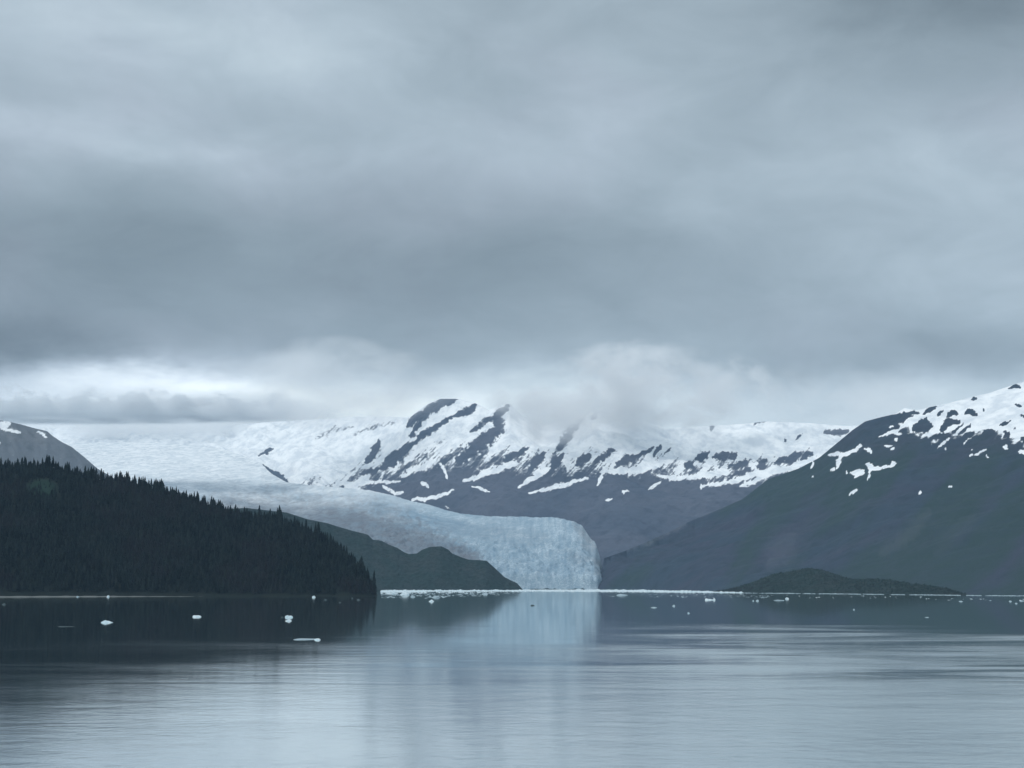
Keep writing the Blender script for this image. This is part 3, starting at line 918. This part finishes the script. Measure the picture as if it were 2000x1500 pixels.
# ------------------------------------------------------------------ ice on the water
def floe_mesh(name, w, dpt, h, seed, tops=1, flat=False):
    """an irregular block of ice with steps and a waterline skirt"""
    r = random.Random(seed)
    nseg = 12
    V, F = [], []
    rings = [(-.35, .92), (0.0, 1.06), (.25, .98), (.62, .80), (1.0, .42)] if not flat else [(-.5, .95), (0, 1.04), (.45, .98), (.85, .86), (1.0, .6)]
    ph = [r.uniform(0, 6.28) for _ in range(4)]
    for k, (zz, rr) in enumerate(rings):
        for i in range(nseg):
            a = 2 * math.pi * i / nseg
            q = rr * (1 + .16 * math.sin(2 * a + ph[0]) + .11 * math.sin(3 * a + ph[1]) + r.uniform(-.09, .09))
            lift = 1 + (.38 * math.sin(a * tops + ph[2]) + .18 * math.sin(3 * a + ph[3])) * (1 if zz > 0.1 else 0)
            V.append((.5 * w * q * math.cos(a), .5 * dpt * q * math.sin(a), h * zz * lift))
    a0 = len(V)
    V.append((r.uniform(-.1, .1) * w, 0, h * r.uniform(.85, 1.1)))
    for k in range(len(rings) - 1):
        for i in range(nseg):
            j = (i + 1) % nseg
            F.append((k * nseg + i, k * nseg + j, (k + 1) * nseg + j)); F.append((k * nseg + i, (k + 1) * nseg + j, (k + 1) * nseg + i))
    for i in range(nseg):
        F.append(((len(rings) - 1) * nseg + i, (len(rings) - 1) * nseg + (i + 1) % nseg, a0))
    return mesh_np(name, np.array(V), np.array(F), False)


FLOES = [  # pixel position of the waterline, width and height in pixels, flat?, dirty?, label
    (210, 1216, 18, 6.0, 0, 0, 'white lozenge of ice floating alone below the forest, farthest left of the bright pieces'),
    (384, 1205, 17, 4.5, 1, 0, 'flat white slab of ice between the lozenge and the lumpy pair'),
    (565, 1206, 14, 6.0, 0, 0, 'upper lump of the twin lumpy ice pieces before the forest'),
    (564, 1213, 12, 5.0, 0, 0, 'lower lump of the twin lumpy ice pieces before the forest'),
    (551, 1206, 5, 2.5, 0, 1, 'tiny dark bit of ice just left of the twin lumps'),
    (598, 1249, 44, 2.6, 1, 0, 'long low sliver of ice lying flat, nearest piece to the viewer'),
    (620, 1250, 13, 4.5, 0, 0, 'raised white end of the long low sliver of ice'),
    (613, 1167, 6, 5.0, 0, 0, 'small bright ice block right under the forest shore'),
    (636, 1172, 5, 3.0, 0, 1, 'grey ice bit just right of the bright block under the forest'),
    (664, 1177, 4, 2.5, 0, 1, 'faint grey ice bit farthest out under the forest tip'),
    (688, 1169, 3, 4.0, 0, 1, 'upright grey ice splinter close to the forest tip'),
    (700, 1172, 7, 3.5, 0, 1, 'grey ice bit nearest the forest tip'),
    (8, 1181, 7, 4.0, 0, 1, 'dull grey ice lump at the left edge below the beach'),
    (152, 1166, 5, 3.0, 0, 0, 'small pale ice knob stranded along the left beach'),
    (128, 1224, 26, 1.2, 1, 1, 'faint flat grey film of ice left of the white lozenge'),
    (211, 1166, 5, 5.0, 0, 0, 'small ice cone at the end of the left beach'),
    (843, 1175, 12, 5.5, 0, 0, 'clean white ice block out in front of the brash below the spur'),
    (851, 1167, 14, 5.0, 0, 0, 'ragged ice piece just behind the clean block below the spur'),
    (790, 1162, 20, 9.0, 0, 0, 'tall blue white ice heap in the brash beside the forest tip'),
    (806, 1166, 10, 4.0, 0, 0, 'ragged ice chunk just right of the tall heap beside the forest tip'),
    (752, 1168, 7, 4.0, 0, 1, 'dark ice chunk touching the reflection edge at the forest tip'),
    (766, 1160, 22, 3.5, 1, 0, 'flat floe between the forest tip and the tall ice heap'),
    (897, 1154, 14, 3.5, 0, 0, 'white hump of ice on the brash line below the spur knoll'),
    (968, 1154, 16, 4.0, 0, 0, 'white hump of ice on the brash line near the spur end'),
    (948, 1161, 10, 5.0, 0, 0, 'pale ice chunk hanging below the brash line under the spur'),
    (1040, 1183, 8, 3.0, 1, 1, 'small dark ice bit alone in front of the glacier'),
    (1128, 1153, 6, 5.0, 0, 0, 'small white ice tower at the foot of the glacier front'),
    (1051, 1150, 7, 3.0, 0, 1, 'dirty ice block at the foot of the glacier front'),
    (1214, 1163, 22, 4.0, 0, 0, 'pale green ice floe just right of the glacier reflection'),
    (1250, 1154, 30, 4.0, 1, 0, 'long bright ice slab on the brash line right of the glacier'),
    (1277, 1187, 14, 2.8, 1, 0, 'flat ice slab alone in the dark reflection right of the glacier'),
    (1316, 1184, 6, 5.0, 0, 0, 'small ice knob right of the flat slab in the dark reflection'),
    (1345, 1198, 5, 4.5, 0, 0, 'small pointed ice bit nearest the viewer in the dark reflection'),
    (1385, 1172, 19, 5.0, 1, 0, 'bright white ice slab below the brash line'),
    (1395, 1172, 5, 7.0, 0, 0, 'upright knob on the right end of the bright white slab'),
    (1471, 1174, 4, 4.0, 0, 0, 'left one of the pair of small ice lumps before the low hill'),
    (1479, 1174, 7, 5.0, 0, 0, 'right one of the pair of small ice lumps before the low hill'),
    (1537, 1170, 8, 5.5, 0, 0, 'bright ice lump before the highest part of the low hill'),
    (1521, 1173, 22, 2.8, 1, 0, 'flat grey ice pan left of the bright lump before the low hill'),
    (1668, 1191, 4, 3.5, 0, 0, 'lone tiny ice bit off the right shore'),
    (1810, 1206, 10, 1.6, 1, 0, 'faint flat ice sliver off the right shore'),
    (1877, 1175, 8, 2.5, 1, 0, 'dim ice pan on the right between the sliver and the picture edge'),
    (1973, 1175, 6, 3.5, 0, 0, 'small ice lump close to the right edge'),
    (1985, 1179, 6, 3.0, 0, 0, 'grey ice lump below the small one at the right edge'),
    (1996, 1174, 10, 2.5, 1, 0, 'flat ice pan cut by the right edge'),
]
for i, (px, py, w, h, flat, dirty, lab) in enumerate(FLOES):
    az_, T_ = pix(px, py)
    d = CAM_H / max(-T_, 1e-4)
    d = min(d, 5650.0)
    s = d / FPX * (.82 if px > 1250 else 1.0)
    dep = w * s * random.uniform(.6, 1.0)
    nm = 'ice_floe' if flat else 'iceberg'
    o = link_mesh(nm, floe_mesh(nm, w * s, dep, h * s * .5, 100 + i, random.choice((1, 2)), bool(flat)), M['dirty_floe' if dirty else ('wet_floe' if (px > 1200 and px not in (1250, 1385, 1395, 1537)) or px in (598, 806, 851, 948, 152) else 'floe')])
    o.location = (d * math.sin(az_), d * math.cos(az_), 0)
    tag(o, lab, 'ice', 'ice pieces afloat on the fjord')


def brash(name, pts, seed, label, mat='floe'):
    """thousands of small blocks in one drift"""
    base, fc = [], []
    r = np.random.default_rng(seed)
    n = len(pts)
    oct_v = np.array([(1, 0, 0), (.5, .8, 0), (-.5, .85, 0), (-1, 0, 0), (-.5, -.8, 0), (.5, -.85, 0), (.1, .1, 1), (-.3, -.1, .8)], float)
    oct_f = np.array([(0, 1, 6), (1, 2, 6), (2, 7, 6), (2, 3, 7), (3, 4, 7), (4, 5, 7), (5, 6, 7), (5, 0, 6)])
    V = oct_v[None] * (1 + r.uniform(-.3, .3, (n, 8, 1)))
    V = V * np.stack([pts[:, 2], pts[:, 2] * .8, pts[:, 3]], -1)[:, None, :]
    a = r.uniform(0, 6.28, n)
    ca, sa = np.cos(a)[:, None], np.sin(a)[:, None]
    X = pts[:, 0, None] + ca * V[..., 0] - sa * V[..., 1]
    Y = pts[:, 1, None] + sa * V[..., 0] + ca * V[..., 1]
    Z = V[..., 2] - .08
    F = (oct_f[None] + (np.arange(n) * 8)[:, None, None]).reshape(-1, 3)
    o = link_mesh(name, mesh_np(name, np.stack([X, Y, Z], -1).reshape(-1, 3), F, False), M[mat])
    return tag(o, label, 'ice', kind='stuff')


pl = []
def scatter(n, pxs, dlo, dhi, smin, smax, hmin, hmax, power=1.0, clump=0.0):
    px = RNG.uniform(pxs[0], pxs[-1], n)
    u = RNG.random(n) ** power
    lo = np.interp(px, pxs, dlo); hi = np.interp(px, pxs, dhi)
    d = hi - (hi - lo) * u
    if clump:
        k = fbm(px / 22.0, d / 160.0, 3) > clump
        px, d = px[k], d[k]
    a = np.array([pix(q, 1150)[0] for q in px])
    s = RNG.uniform(smin, smax, len(px)) * RNG.uniform(.5, 1, len(px))
    hh = s * RNG.uniform(hmin, hmax, len(px))
    pl.append(np.stack([d * np.sin(a), d * np.cos(a), s, hh], -1))


scatter(3400, [745, 1030, 1180, 1450], [4500, 4700, 4400, 3900], [5280, 5600, 5560, 4120], 4, 9, .3, .6, 1.5)
scatter(900, [745, 900, 1030], [3500, 3700, 4500], [4900, 5000, 5300], 2, 6, .25, .5, 1.3, .05)
main_pl = pl; pl = []
scatter(1500, [745, 850, 960, 1030], [2350, 2500, 3000, 3800], [4200, 4300, 4500, 5000], 1.5, 5, .12, .3, 0.8, .10)
scatter(520, [1150, 1250, 1420, 1500], [2700, 2550, 2600, 2500], [4200, 4000, 3400, 3100], 1.5, 4.5, .08, .2, 0.9, .06)
brash('brash_ice', np.concatenate(pl), 6, 'grey loose brash ice drifting in patches before the bright ice band', 'wet_floe')
pl = main_pl
scatter(700, [745, 830], [4100, 4200], [4800, 5000], 3, 6, .3, .5, 1.0)
scatter(160, [1350, 1450, 1600, 2000], [3000, 2700, 2500, 2150], [3600, 3400, 3200, 2500], 1.5, 3.5, .12, .3, 1.0, .08)
main_pl = pl; pl = []
scatter(2600, [1440, 1600, 1750, 1900, 2060], [3840, 3590, 3350, 3150, 3030], [3960, 3740, 3440, 3220, 3110], 1.5, 3.6, .22, .42, 1.0, -.12)
brash('brash_ice', np.concatenate(pl), 9, 'thin broken line of grey ice along the right hand shore', 'wet_floe')
pl = main_pl
brash('brash_ice', np.concatenate(pl), 5, 'bright band of broken brash ice along the far shore and glacier foot')

# ------------------------------------------------------------------ haze
HZ = [(-14500, -4500, -26), (14500, -4500, -26), (14500, 15500, -26), (-14500, 15500, -26), (-14500, -4500, 1900), (14500, -4500, 1900), (14500, 15500, 1900), (-14500, 15500, 1900)]
hm = mesh_np('haze', np.array(HZ, float), np.array([(3, 2, 1, 0), (4, 5, 6, 7), (0, 1, 5, 4), (1, 2, 6, 5), (2, 3, 7, 6), (3, 0, 4, 7)]), False)
mt = bpy.data.materials.new('haze'); mt.use_nodes = True
mt.node_tree.nodes.clear()
gg = G(mt.node_tree)
pv = gg.n('ShaderNodeVolumePrincipled')
pv.inputs['Color'].default_value = (.45, .72, 1.0, 1)
pv.inputs['Density'].default_value = 1.5e-5
out = gg.n('ShaderNodeOutputMaterial')
mt.node_tree.links.new(pv.outputs[0], out.inputs['Volume'])
hz = link_mesh('haze', hm, mt)
tag(hz, 'thin blue haze that softens the far mountains', 'haze', kind='stuff')


def mist(name, lo, hi, density, nscale, seed, lab, flat=0.0, thr=(.42, .72), col=(.96, .97, 1.0, 1), rate=0.5):
    """a bank of low cloud: a closed body whose density thins to nothing before its faces"""
    (x0, y0, z0), (x1, y1, z1) = lo, hi
    V = np.array([(x0, y0, z0), (x1, y0, z0), (x1, y1, z0), (x0, y1, z0), (x0, y0, z1), (x1, y0, z1), (x1, y1, z1), (x0, y1, z1)], float)
    me = mesh_np(name, V, np.array([(3, 2, 1, 0), (4, 5, 6, 7), (0, 1, 5, 4), (1, 2, 6, 5), (2, 3, 7, 6), (3, 0, 4, 7)]), False)
    mt = bpy.data.materials.new(name); mt.use_nodes = True
    mt.node_tree.nodes.clear()
    q = G(mt.node_tree)
    pos = q.n('ShaderNodeNewGeometry').outputs['Position']
    x, y, z = q.xyz(pos)
    u = q.lin(x, x0, x1, -1, 1); v = q.lin(y, y0, y1, -1, 1); w = q.lin(z, z0, z1, -1, 1)
    n = q.noise(q.mapping(pos, (1, 1, 1.6), loc=(seed * 731.0, 0, 0)), nscale, 5, .6, .3)
    if flat:          # level underside, ragged top
        w = q.add(q.mul(w, 1.0), 0.35)
        fall = q.add(q.mul(u, u), q.mul(v, v))
        low = q.smooth(w, -.62, -.40)
        body = q.mul(q.mul(q.smooth(fall, 1.0, .45), low), q.smooth(q.add(w, q.lin(n, .3, .7, .95, -.75)), .42, .05))
        d = q.mul(body, q.smooth(n, .25, .55, .5, 1.0))
    else:
        fall = q.add(q.add(q.mul(u, u), q.mul(v, v)), q.mul(w, w))
        n_edge = q.noise(q.mapping(pos, (1, 1, 1.4), loc=(0, seed * 311.0, 0)), nscale * .6, 3, .5)
        d = q.mul(q.mul(q.smooth(q.add(fall, q.lin(n_edge, .3, .7, -.3, .9)), 1.0, .1), q.smooth(fall, 1.0, .75)), q.smooth(n, thr[0], thr[1]))
    pv = q.n('ShaderNodeVolumePrincipled')
    pv.inputs['Color'].default_value = col
    q.put(pv.inputs['Density'], q.mul(d, density))
    o_ = q.n('ShaderNodeOutputMaterial')
    mt.node_tree.links.new(pv.outputs[0], o_.inputs['Volume'])
    mt.cycles.volume_step_rate = rate
    o = link_mesh(name, me, mt)
    return tag(o, lab, 'cloud', kind='stuff')


mist('cloud', (-4500, 8000, 985), (-1200, 8700, 1215), .0320, 1 / 150.0, 1, 'low flat bottomed grey cloud bank hanging before the upper glacier', flat=1, col=(.93, .95, .97, 1))
mist('mist', (-260, 7900, 800), (1800, 9350, 1540), .0095, 1 / 270.0, 4, 'pale torn mist wrapped around the mountain peaks', thr=(.43, .61), col=(.99, .995, 1, 1))
mist('mist', (-2600, 8800, 1010), (60, 10700, 1750), .0030, 1 / 480.0, 5, 'thin bright mist over the snowfields left of the peaks', thr=(.35, .7), col=(.99, .995, 1, 1))
mist('mist', (900, 8000, 880), (2900, 9300, 1420), .0028, 1 / 400.0, 8, 'thin mist over the snowy saddle behind the right hand mountain', thr=(.33, .65), col=(.99, .995, 1, 1))
mist('mist', (-4700, 11300, 1180), (-1500, 14300, 1900), .0040, 1 / 700.0, 9, 'bright mist hiding the head of the glacier', thr=(.25, .6), col=(.99, .995, 1, 1))
mist('mist', (-140, 7700, 760), (660, 8700, 1200), .0042, 1 / 230.0, 12, 'small mist patch lying in the gully right of the tallest dark crag', thr=(.36, .58), col=(.99, .995, 1, 1))
